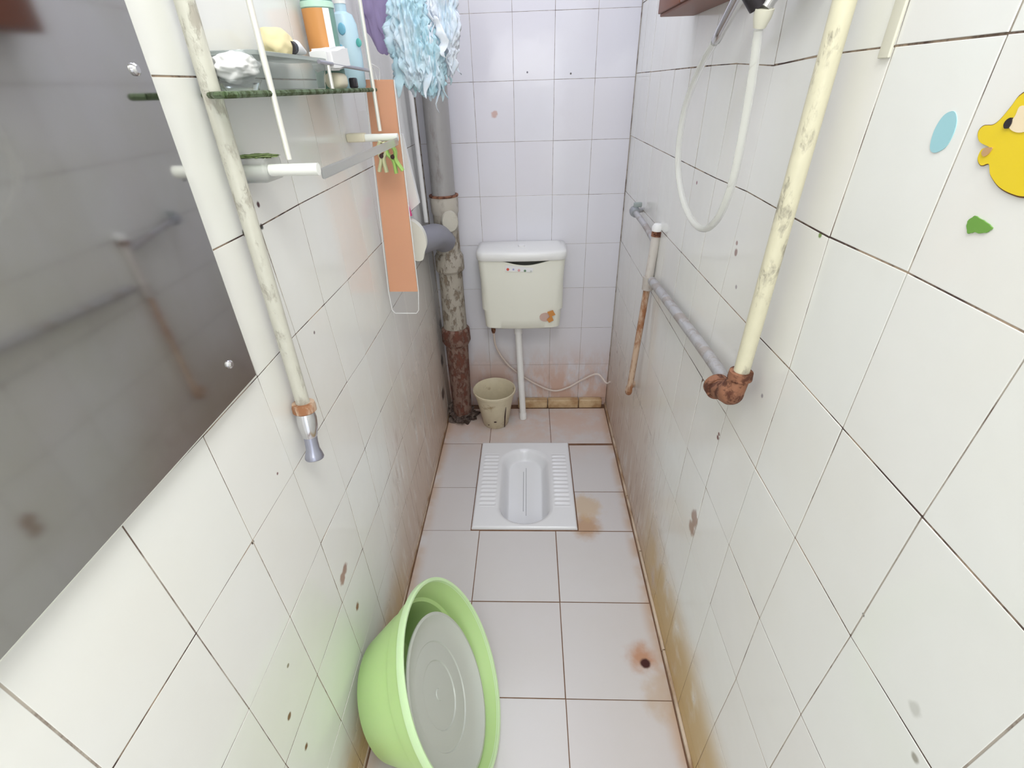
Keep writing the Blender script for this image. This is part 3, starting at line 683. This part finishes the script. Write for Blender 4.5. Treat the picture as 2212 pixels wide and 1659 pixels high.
# soap bar and white packet in front
yc = sy(735, -.375)
bm = bmesh.new(); box(bm, (-.392, yc-.035, gtop), (-.362, yc+.022, gtop+.026), .009); o = obj('soap_bar', bm, 'cream_soap'); tag(o, 'cream soap bar on the glass shelf under the white packet', 'soap')
bm = bmesh.new(); b2 = bmesh.new(); bmesh.ops.create_cube(b2, size=1); bmesh.ops.bevel(b2, geom=b2.edges[:], offset=.12, segments=3, affect='EDGES')
bmesh.ops.subdivide_edges(b2, edges=b2.edges[:], cuts=2, use_grid_fill=True)
for v in b2.verts:
    v.co = Vector((v.co.x*.040, v.co.y*.125, v.co.z*.034)); v.co += Vector((0, 0, .004*noise.noise(v.co*70)))
merge(bm, b2, Matrix.Translation((-.374, yc-.025, gtop+.0485)) @ Matrix.Rotation(math.radians(5), 4, 'X')); o = obj('packet', bm, 'paper'); tag(o, 'white crumpled packet resting across the shelf guard rail', 'packet')
# blue bottle
yq = sy(762, -.392)+.02
root = thing('shampoo_bottle', 'light blue shampoo bottle on the far half of the glass shelf', 'bottle', (-.39, yq, gtop))
def oval(hx, hy_, z): return [Vector((-.395+.9*hx*math.cos(t), yq+hy_*math.sin(t), z)) for t in [k*math.pi/20 for k in range(40)]]
bm = bmesh.new(); loft(bm, [oval(.027, .020, gtop), oval(.031, .023, gtop+.005), oval(.033, .025, gtop+.06), oval(.031, .024, gtop+.115), oval(.024, .02, gtop+.132), oval(.013, .013, gtop+.137), oval(.013, .013, gtop+.15)]); obj('bottle_body', bm, 'sky_blue', root)
bm = bmesh.new(); loft(bm, [oval(.014, .014, gtop+.15), oval(.014, .014, gtop+.20), oval(.011, .011, gtop+.203)]); obj('cap', bm, 'white', root)
for (x, y, s, mm, nm) in ((775, 92, .006, 'teal_dot', 'printed_dot'), (738, 62, .008, 'mid_blue', 'printed_mark'), (737, 105, .006, 'mid_blue', 'printed_mark')):
    v = ray(x, y); 
    for t in [i*.0005 for i in range(900, 3600)]:
        pnt = CAM+v*t
        if ((pnt.x+.392)/.0335)**2+((pnt.y-yq)/.0255)**2 < 1: break
    else: continue
    bm = bmesh.new(); crumple(bm, pnt, (s, .002, s*1.3), .1, 10, 1, 3); obj(nm, bm, mm, root)
bm = bmesh.new(); yk = sy(770, -.362); box(bm, (-.3625-.010, yk-.012, gtop), (-.3625+.004, yk+.006, gtop+.0185), .003); o = obj('black_cap', bm, 'black'); tag(o, 'small black square cap on the shelf in front of the blue bottle', 'cap')
# ------------------------------------------------------------------ things hanging at the far end of the rack
yo = 1.31
P4 = [on('y', yo, *a) for a in ((812, 372), (842, 630), (902, 630), (872, 372))]
root = thing('orange_card', 'long orange strip in a clear sleeve hanging from the far end of the towel rail', 'packaging', (-.355, yo, .93))
Tl, Tr = P4[0]+(P4[0]-P4[1])*.62, P4[3]+(P4[3]-P4[2])*.62
bm = bmesh.new(); prism(bm, [Tl, P4[1], P4[2], Tr], Vector((0, .004, 0))); obj('card', bm, 'orange_card', root, smooth=False)
bm = bmesh.new(); bl, br_ = on('y', yo-.002, 848, 674), on('y', yo-.002, 905, 674)
fr = [Tl+Vector((-.003, -.002, 0)), P4[1]+Vector((-.003, -.002, 0)), bl+Vector((.0, 0, .006)), bl+Vector((.008, 0, -.004)), br_+Vector((-.008, 0, -.004)), br_+Vector((0, 0, .006)), P4[2]+Vector((.003, -.002, 0)), Tr+Vector((.003, -.002, 0))]
prism(bm, fr, Vector((0, .001, 0))); o = obj('sleeve', bm, mat('clear_film', (.97, .97, .97), .25, Transmission_Weight=.97, IOR=1.03), root, smooth=False); sl = o
bm = bmesh.new(); tube(bm, fr, .0012, 6); o = obj('sleeve_seam', bm, 'paper', sl)
tm = Tl.lerp(Tr, .5)
bm = bmesh.new(); tube(bm, spline([tm+Vector((0, .002, -.004)), tm+Vector((.006, -.01, .02)), Vector((SX+.002, 1.262, tm.z+.03)), tm+Vector((-.006, -.01, .02)), tm+Vector((-.004, .002, -.004))], 6), .001, 6); obj('hanging_loop', bm, 'white', root)
# clips on the rail end
def clip(nm, col, cpx, lab, tilt):
    c = on('y', 1.245, *cpx); root = thing(nm, lab, 'clip', c)
    for s in (-1, 1):
        bm = bmesh.new(); pts = [(s*.004, 0, .032), (s*.010, 0, .012), (s*.003, 0, -.006), (s*.009, 0, -.034)]
        R_ = Matrix.Rotation(tilt, 3, 'Y'); pp = spline([c+R_ @ Vector(p_) for p_ in pts], 5)
        tube(bm, pp, [.0045]*len(pp), 10); 
        for v in bm.verts: v.co.y = c.y+(v.co.y-c.y)*1.8
        obj('jaw', bm, col, root)
    bm = bmesh.new(); tube(bm, [c+Vector((0, -.010, .002)), c+Vector((0, .010, .002))], .005, 12); obj('spring', bm, 'dark', root)
clip('clothes_peg', 'green_clip', (850, 340), 'green plastic clip gripping the end of the towel rail', -.30)
clip('clothes_peg', 'khaki', (826, 338), 'khaki yellow clip beside the green one on the towel rail', .12)
# white box with pink end
yw = 1.50
P4 = [on('y', yw, *a) for a in ((843, 290), (880, 462), (905, 440), (868, 290))]
root = thing('white_carton', 'slim white carton with a pink end hanging behind the orange strip', 'carton', P4[1])
bm = bmesh.new(); prism(bm, P4, Vector((0, .02, 0))); obj('carton_body', bm, 'white', root, smooth=False)
bm = bmesh.new(); e = on('y', yw-.012, 880, 452); tube(bm, spline([e+Vector((-.012, 0, .035)), e, e+Vector((.004, 0, -.02))], 5), [.009]*11, 12); obj('pink_tip', bm, 'pink', root)
bm = bmesh.new(); tube(bm, spline([P4[0], P4[0]+Vector((-.006, .01, .03)), P4[0]+Vector((-.012, .006, .06))], 5), .006, 10); obj('hanging_tab', bm, 'white', root)
bm = bmesh.new(); tp = P4[0]+Vector((-.012, .006, .058)); tube(bm, [tp, Vector((xl(tp.z)+.0005, tp.y, tp.z+.004))], .0025, 8); obj('wall_hook', bm, 'chrome', root)
# white scraper shape below
poly = [on('y', 1.47, *a) for a in ((880, 480), (900, 484), (916, 505), (921, 530), (916, 548), (913, 562), (896, 562), (884, 540))]
bm = bmesh.new(); prism(bm, smooth_poly(poly, 4), Vector((-.002, .03, 0))); bmesh.ops.bevel(bm, geom=[e for e in bm.edges if e.calc_length() > .02], offset=.001, segments=1, affect='EDGES')
sc = thing('scoop', '', 'scoop', poly[0]); obj('blade', bm, 'pale_cream', sc)
bm = bmesh.new(); tube(bm, [poly[0]+Vector((.003, .015, -.004)), Vector((xl(poly[0].z)+.0005, poly[0].y+.02, poly[0].z+.006))], .003, 8); obj('peg', bm, 'white', sc); o = sc
tag(o, 'round-edged cream plastic scoop hanging low beside the branch pipe', 'scoop')
# purple bag
def rib(bm, base, width, length, sway, seed, n=14, m_=4):
    rows = []; rnd = random.Random(seed); dx_, dy_ = rnd.uniform(-1, 1), rnd.uniform(-1, 1)
    for i in range(n+1):
        t = i/n; ctr = base+Vector((sway.x*t+.012*noise.noise(Vector((seed, t*4, 0))), sway.y*t+.012*noise.noise(Vector((seed, 5, t*4))), -length*t))
        wv = width*(math.sin(math.pi*min(1, t*.85+.12)))*(.6+.5*abs(noise.noise(Vector((seed*.7, t*6, 2)))))
        a_ = seed+t*3*dx_; e = Vector((math.cos(a_), math.sin(a_)*.7, .15*dy_))
        rows.append([bm.verts.new(ctr+e*wv*(k/m_-.5)+Vector((0, 0, .004*noise.noise(Vector((k*1.3, t*9, seed)))))) for k in range(m_+1)])
    for r1, r2 in zip(rows, rows[1:]):
        for k in range(m_): bm.faces.new((r1[k], r1[k+1], r2[k+1], r2[k]))
def solid(o, th):
    md = o.modifiers.new('thick', 'SOLIDIFY'); md.thickness = th; return o
bm = bmesh.new(); cb = on('y', 1.48, 820, 30)
crumple(bm, cb+Vector((-.008, 0, .055)), (.036, .022, .120), .4, 12, 9, 5); o = thing('plastic_bag', '', 'bag', cb); obj('bag_body', bm, 'purple_film', o)
bm = bmesh.new(); bt_ = cb+Vector((-.008, 0, .16)); tube(bm, spline([bt_, bt_+Vector((-.012, 0, .06)), Vector((xl(1.7)+.001, cb.y, bt_.z+.12))], 6), .003, 8); obj('handle', bm, 'purple_film', o); tag(o, 'purple plastic bag hanging between the shelf and the blue netting', 'bag')
bm = bmesh.new()
# blue and white netting
hook = on('y', 1.40, 905, -120)
root = thing('bath_netting', 'shredded light blue and white bath netting hanging in front of the grey soil pipe', 'bath netting', hook)
rn = random.Random(3)
def cloudy(name, a, b, c):
    m = mat(name, a, .55, Subsurface_Weight=.15); q = N(m); P = q.pos((1, 1, .45)); f = q.noise(P, 26, 4, .6)
    q.link(q.mix(q.ss(f, .60, .72), q.mix(q.ss(q.noise(P, 15, 3), .42, .60), a, b), c), q.b.inputs['Base Color']); return m
netm = {'white_netting': cloudy('white_film', (.82, .85, .92), (.66, .78, .88), (.50, .62, .66)), 'blue_netting': cloudy('blue_film', (.50, .70, .78), (.72, .82, .90), (.30, .50, .52))}
cN = on('y', 1.40, 908, 60)
def folded(bm, c, size, seed):
    b2 = bmesh.new(); bmesh.ops.create_icosphere(b2, subdivisions=6, radius=1)
    for v in b2.verts:
        d = v.co.copy(); p = Vector((d.x*2.2, d.y*2.2, d.z*.8))+Vector((seed, 0, 0))
        s_ = 1+.55*(abs(noise.noise(p*1.6))-.2)+.5*(abs(noise.noise(p*3.4+Vector((0, 5, 0))))-.2)+.22*noise.noise(p*8)
        v.co = Vector((d.x*size[0]*s_, d.y*size[1]*s_, d.z*size[2]*(1+.35*noise.noise(Vector((d.x*3+seed, d.y*3, 0))))))
    merge(bm, b2, Matrix.Translation(c))
for nm, cnt, blobs in (('white_netting', 22, ((.012, .03, .07, .058, .045, .09), (.052, .01, .01, .036, .03, .10))), ('blue_netting', 26, ((-.022, -.01, -.02, .048, .040, .105), (.012, -.005, -.055, .040, .034, .085)))):
    bm = bmesh.new()
    for k, (ox, oy, oz, a, b_, c) in enumerate(blobs): folded(bm, cN+Vector((ox, oy, oz)), (a, b_, c), k*7+len(nm))
    for i in range(cnt):
        a_ = rn.uniform(-1, 1)
        b0 = cN+Vector((a_*.045+(.02 if nm[0] == 'w' else -.01), rn.uniform(-.035, .02), rn.uniform(-.04, .06)))
        rib(bm, b0, rn.uniform(.02, .04), rn.uniform(.07, .15)*(1-.3*abs(a_)), Vector((a_*.03, rn.uniform(-.012, .012), 0)), rn.uniform(0, 50))
    o = obj(nm, bm, netm[nm], root, auto=None); solid(o, .0006)
bm = bmesh.new(); tube(bm, [hook+Vector((0, 0, -.01)), hook+Vector((-.05, .0, .15)), Vector((xl(1.75), 1.40, hook.z+.22))], .0015, 6); obj('cord', bm, 'white', root)
# ------------------------------------------------------------------ right wall pipes
root = thing('water_riser', 'cream painted water pipe with peeling paint running down the right wall', 'pipe', (.352, .703, 1.0))
A, B = on('y', .703, 1825, 0), on('y', .703, 1599, 812); dv = (A-B)/(A.z-B.z); B = B-dv*0.0; top = B+dv*(ZTOP-.001-B.z)
bm = bmesh.new(); n = 30; tube(bm, [top.lerp(B, i/n) for i in range(n+1)], .0128, 28); obj('pipe', bm, 'cream_pipe', root)
eb = on('y', .703, 1578, 850)
bm = bmesh.new(); lathe(bm, [(.013, .010), (.019, .009), (.020, -.004), (.016, -.007)], B, (A-B), 28); o = obj('elbow_collar', bm, 'rust', root)
bm = bmesh.new(); be = on('y', .748, 1551, 838)
b2 = bmesh.new(); bmesh.ops.create_uvsphere(b2, u_segments=28, v_segments=18, radius=.0215); merge(bm, b2, Matrix.Translation(eb+Vector((0, 0, .002))))
tube(bm, [B, eb.lerp(B, .2)], [.0165, .020], 24)
tube(bm, [eb, be], [.0205, .0175], 24); lathe(bm, [(.0, -.008), (.0225, -.008), (.023, .008), (.0, .008)], be+Vector((0, .004, 0)), (0, 1, .02), 28)
o = obj('elbow', bm, 'rust', root, auto=60); o['label'] = 'heavily rusted iron elbow at the foot of the pipe'
# horizontal run
root = thing('water_pipe', 'grey galvanised pipe running along the right wall from the rusty elbow', 'pipe', (.366, 1.1, .948))
bm = bmesh.new(); e_ = on('x', .3705, 1424, 632)
pts = [Vector((be.x+.004, be.y+.010, be.z)), Vector((.366, .80, be.z)), Vector((.3705, 1.1, (be.z+e_.z)/2)), Vector((.3705, 1.405, e_.z))]
tube(bm, spline(pts, 6), .0125, 22); obj('pipe', bm, 'grey_pipe', root)
# rear vertical
xv = .367
T_, U_ = on('x', xv, 1419, 500), on('x', xv, 1359, 845)
T_.y = U_.y = (T_.y+U_.y)/2; J = Vector((xv, T_.y, e_.z))
T_, U_ = on('y', J.y, 1419, 500), on('y', J.y, 1359, 845); J = T_.lerp(U_, .28)
root = thing('branch_riser', 'slim rust-streaked vertical pipe on the right wall near the back', 'pipe', U_)
bm = bmesh.new(); tube(bm, [T_, T_.lerp(U_, .3)], .0135, 20); obj('upper_pipe', bm, rusty('chalky_paint', (.68, .64, .60), (.50, .40, .33), .58, 20), root)
bm = bmesh.new(); tube(bm, [T_.lerp(U_, .28), U_+Vector((0, 0, .002))], .0105, 18); obj('lower_pipe', bm, 'rust_pipe', root)
bm = bmesh.new(); lathe(bm, [(.0, -.002), (.0155, -.002), (.0155, .014), (0, .014)], T_-Vector((0, 0, .012)), (T_-U_), 22); obj('rust_band', bm, 'rust', root)
bm = bmesh.new(); lathe(bm, [(.0, 0), (.0155, 0), (.0158, .012), (.011, .020), (0, .022)], T_+Vector((0, 0, .002)), (0, 0, 1), 22); o = obj('end_cap', bm, 'white', root); o['label'] = 'white plastic cap on top'
bm = bmesh.new(); lathe(bm, [(0, -.022), (.017, -.022), (.0175, .02), (0, .02)], J, (0, 0, 1), 22); obj('tee', bm, rusty('tee_paint', (.56, .52, .48), (.45, .36, .3), .55, 25), root)
bm = bmesh.new(); pp = spline([U_+Vector((0, 0, .004)), U_+Vector((0, .006, -.008)), U_+Vector((.002, .022, -.012)), U_+Vector((.010, .045, -.010)), Vector((XR-.001, U_.y+.07, U_.z-.010))], 5); tube(bm, pp, .0115, 18); obj('foot_elbow', bm, 'rust_pipe', root)
V_ = on('x', .358, 1372, 458)
bm = bmesh.new(); W_ = T_+Vector((0, .004, -.035)); tube(bm, spline([W_, W_.lerp(V_, .5)+Vector((.004, 0, 0)), V_], 6), .0095, 16); obj('valve_arm', bm, 'grey_pipe', root)
root = thing('stop_valve', 'dull grey stop valve at the far end of the right wall pipes', 'valve', V_)
bm = bmesh.new(); lathe(bm, [(0, -.02), (.014, -.02), (.017, -.005), (.017, .010), (.012, .02), (0, .02)], V_+Vector((0, .008, 0)), (0, 1, .1), 20); obj('valve_body', bm, mat('dull_pewter', (.38, .40, .42), .4, .6), root)
bm = bmesh.new(); box(bm, V_+Vector((-.006, .002, .014)), V_+Vector((.022, .012, .030)), .003); obj('handle', bm, mat('grey_green_handle', (.32, .36, .35), .5), root)
bm = bmesh.new(); tube(bm, [V_+Vector((0, .01, 0)), Vector((XR-.001, V_.y+.03, V_.z))], .008, 12); obj('wall_stub', bm, 'grey_pipe', root)
# ------------------------------------------------------------------ hand shower with hose
hx = .335
mixc = Vector((.360, .838, 1.556))
root = thing('shower_mixer', 'chrome shower mixer on the right wall with black handle', 'tap', mixc)
bm = bmesh.new(); tube(bm, [mixc+Vector((0, -.055, 0)), mixc+Vector((0, .055, 0))], .017, 24); obj('mixer_body', bm, 'chrome', root)
for s in (-.04, .04):
    bm = bmesh.new(); lathe(bm, [(.010, 0), (.010, .008), (.018, .009), (.020, .014), (0, .014)], mixc+Vector((.0145, s, 0)), (1, 0, 0), 20); obj('wall_flange', bm, 'chrome', root)
bm = bmesh.new(); lathe(bm, [(0, -.012), (.015, -.010), (.017, .02), (.01, .03), (0, .03)], on('x', .325, 1634, 4)+Vector((0, 0, .004)), (-.4, 0, .5), 20); obj('handle', bm, 'black', root)
co, ce = on('x', hx, 1652, 18), on('x', hx, 1640, 60)
bm = bmesh.new(); lathe(bm, [(0, 0), (.0135, 0), (.0125, .010), (.0085, (ce-co).length), (0, (ce-co).length)], co, ce-co, 24); obj('hose_connector', bm, 'socket_cream', root)
bm = bmesh.new(); tube(bm, [Vector((mixc.x, co.y, mixc.z)), co], .009, 14); obj('outlet', bm, 'chrome', root)
hp = [on('x', hx, *a) for a in ((1638, 66), (1626, 160), (1608, 270), (1588, 370), (1570, 430), (1548, 475), (1524, 494), (1500, 482), (1478, 440), (1466, 380), (1466, 320), (1478, 240), (1500, 175), (1522, 128), (1543, 92))]
root = thing('shower_hose', 'clear milky shower hose hanging in a loop on the right wall', 'hose', hp[6])
bm = bmesh.new(); tube(bm, spline(hp, 6), .0066, 14); obj('tube', bm, 'clearhose', root)
h0, h1 = on('x', hx, 1545, 90), on('x', hx, 1603, -20)
root = thing('shower_handset', 'chrome handle of a hand shower hanging above its hose, top right of centre', 'shower head', h0)
dd = (h1-h0).normalized()
bm = bmesh.new(); tube(bm, [h0, h0+dd*.004, h0+dd*.03, h0+dd*.10, h0+dd*.16], [.006, .0085, .0088, .0105, .012], 20); obj('handle', bm, 'chrome', root)
bm = bmesh.new(); hc = h0+dd*.18; lathe(bm, [(0, .012), (.02, .012), (.036, 0), (.038, -.012), (0, -.014)], hc, (.8, -.2, .6), 32); obj('spray_head', bm, 'chrome', root)
bm = bmesh.new(); bp = h0+dd*.13; box(bm, (bp.x-.008, bp.y-.012, bp.z-.012), (XR, bp.y+.012, bp.z+.012), .003); o = obj('wall_holder', bm, 'white', root)
# brown cabinet
root = thing('wall_cabinet', 'small brown wooden cabinet hung high on the right wall beyond the shower', 'cabinet', (XR, 1.2, 1.556))
bm = bmesh.new(); box(bm, (.309, 1.03, 1.557), (XR-.0005, 1.416, 1.90), .002); obj('cabinet_body', bm, 'brown_wood', root, smooth=False)
for y0_, y1_ in ((1.034, 1.221), (1.225, 1.412)):
    bm = bmesh.new(); box(bm, (.303, y0_, 1.562), (.3085, y1_, 1.895), .0015); dr = obj('door', bm, 'brown_wood', root)
    bm = bmesh.new(); b2 = bmesh.new(); bmesh.ops.create_uvsphere(b2, u_segments=12, v_segments=8, radius=.007); merge(bm, b2, Matrix.Translation((.296, 1.21 if y0_ < 1.1 else 1.237, 1.65))); obj('knob', bm, 'chrome', dr)
# cement fillet left on the right wall above the first full tile row
pa, pb = wr(1903, 122), wr(1926, 122)
bm = bmesh.new(); y0_, y1_ = sorted((pa.y, pb.y)); b2 = bmesh.new()
box(b2, (XR-.004, y0_, pa.z-.002), (XR-.0005, y1_, ZTOP-.001), .0012); merge(bm, b2)
struct(obj('trim_2', bm, 'socket_cream'))
# ------------------------------------------------------------------ stickers
def flat(name, pxs, mm, th, parent=None, n=5, d=0.0, smoothp=True):
    P_ = [wr(x, y, d) for x, y in pxs]; P_ = smooth_poly(P_, n) if smoothp else P_
    bm = bmesh.new(); prism(bm, P_, Vector((-th, 0, 0))); return obj(name, bm, mm, parent, smooth=False)
root = thing('bird_sticker', 'yellow cartoon bird sticker on the right wall at the edge of view', 'sticker', wr(2190, 330))
dk = [(2262, 186), (2212, 204), (2188, 232), (2166, 258), (2150, 270), (2130, 272), (2118, 286), (2121, 306), (2142, 318), (2126, 322), (2117, 342), (2124, 357), (2141, 354), (2144, 376), (2162, 402), (2190, 418), (2222, 424), (2280, 412), (2330, 370), (2350, 300), (2330, 225)]
cx_, cy_ = 2215, 310
flat('outline', [(cx_+(x-cx_)*1.025, cy_+(y-cy_)*1.035) for x, y in dk], 'outline_brown', .0012, root)
flat('body', dk, 'duck_yellow', .002, root)
flat('face_patch', [(2215, 228), (2200, 250), (2186, 272), (2200, 285), (2225, 282), (2260, 250)], 'peach', .0026, root)
flat('eye', [(2194, 254), (2184, 258), (2177, 268), (2178, 277), (2186, 276), (2193, 266)], 'black', .0034, root)
flat('mouth', [(2146, 318), (2134, 320), (2127, 330), (2132, 338), (2142, 332), (2150, 320)], 'mouth_brown', .0028, root)
o = flat('drop_sticker', [(2062, 240), (2040, 250), (2020, 282), (2011, 318), (2020, 330), (2044, 318), (2062, 288), (2069, 258)], 'drop_blue', .001); tag(o, 'pale blue drop-shaped sticker on the right wall left of the yellow bird', 'sticker')
lf_ = []
base_ = [(2107, 466), (2122, 474), (2135, 482), (2146, 492), (2136, 501), (2120, 504), (2106, 501), (2093, 505), (2090, 492), (2092, 478)]
for i, (x, y) in enumerate(base_):
    x2, y2 = base_[(i+1) % len(base_)]
    for k in range(3):
        t = k/3; j = 3 if k % 2 else 0; lf_.append((x+(x2-x)*t+(x-2115)*.03*j/2, y+(y2-y)*t+(y-487)*.05*j/2))
o = flat('leaf_sticker', lf_, 'leaf_green', .001, smoothp=False); tag(o, 'small ragged green leaf sticker on the right wall below the yellow bird', 'sticker')
# ------------------------------------------------------------------ green tub leaning on the left wall
TC = Vector((-.190, .602, .209)); th_, ph_ = .085, .443
ta = Vector((math.cos(ph_)*math.cos(th_), math.cos(ph_)*math.sin(th_), math.sin(ph_))); TR = .231
TC.z += .004
root = thing('wash_tub', 'lime green plastic wash tub standing on its side against the left wall', 'tub', (TC.x, TC.y, 0))
hT = .188
prof = [(0, -hT-.0), (.132, -hT), (.143, -hT+.008), (.178, -.100), (.190, -.062), (.199, -.058), (.2225, -.006), (.2235, .0)]
prof2 = [(.2215, .0), (.2205, -.006), (.197, -.056), (.188, -.060), (.173, -.095), (.141, -hT+.008), (.132, -hT+.004), (0, -hT+.004)]
bm = bmesh.new(); lathe(bm, prof+prof2, TC, ta, 96); obj('tub_wall', bm, 'lime', root, auto=40)
bm = bmesh.new(); lathe(bm, [(.2205, -.004), (.2225, .003), (.2275, .0045), (.231, .002), (.2315, -.005), (.2295, -.012), (.2245, -.012), (.223, -.006)], TC, ta, 96, close=True); o = obj('rolled_rim', bm, 'lime_rim', root); o['label'] = 'pale rolled rim'
dn = Vector((0, 0, -1)); dn = (dn-ta*dn.dot(ta)).normalized(); BC = TC+dn*.012+ta.cross(dn)*-.028
root = thing('basin', 'grey translucent plastic basin nested inside the lime green tub', 'basin', BC-ta*.06)
bm = bmesh.new()
lathe(bm, [(.180, -.052), (.181, -.048), (.174, -.047), (.166, -.056), (.152, -.066), (.118, -.071), (.116, -.074), (.112, -.0735), (.075, -.075), (.073, -.078), (.069, -.0775), (.02, -.079), (.0, -.079),
           (0, -.083), (.07, -.082), (.12, -.078), (.152, -.070), (.174, -.056)], BC+ta*.026, ta, 96)
obj('bowl', bm, 'greybowl', root)
bm = bmesh.new(); lathe(bm, [(0, .003), (.012, .003), (.014, 0), (0, 0)], BC-ta*.054, ta, 20); obj('mould_mark', bm, 'greybowl', root)
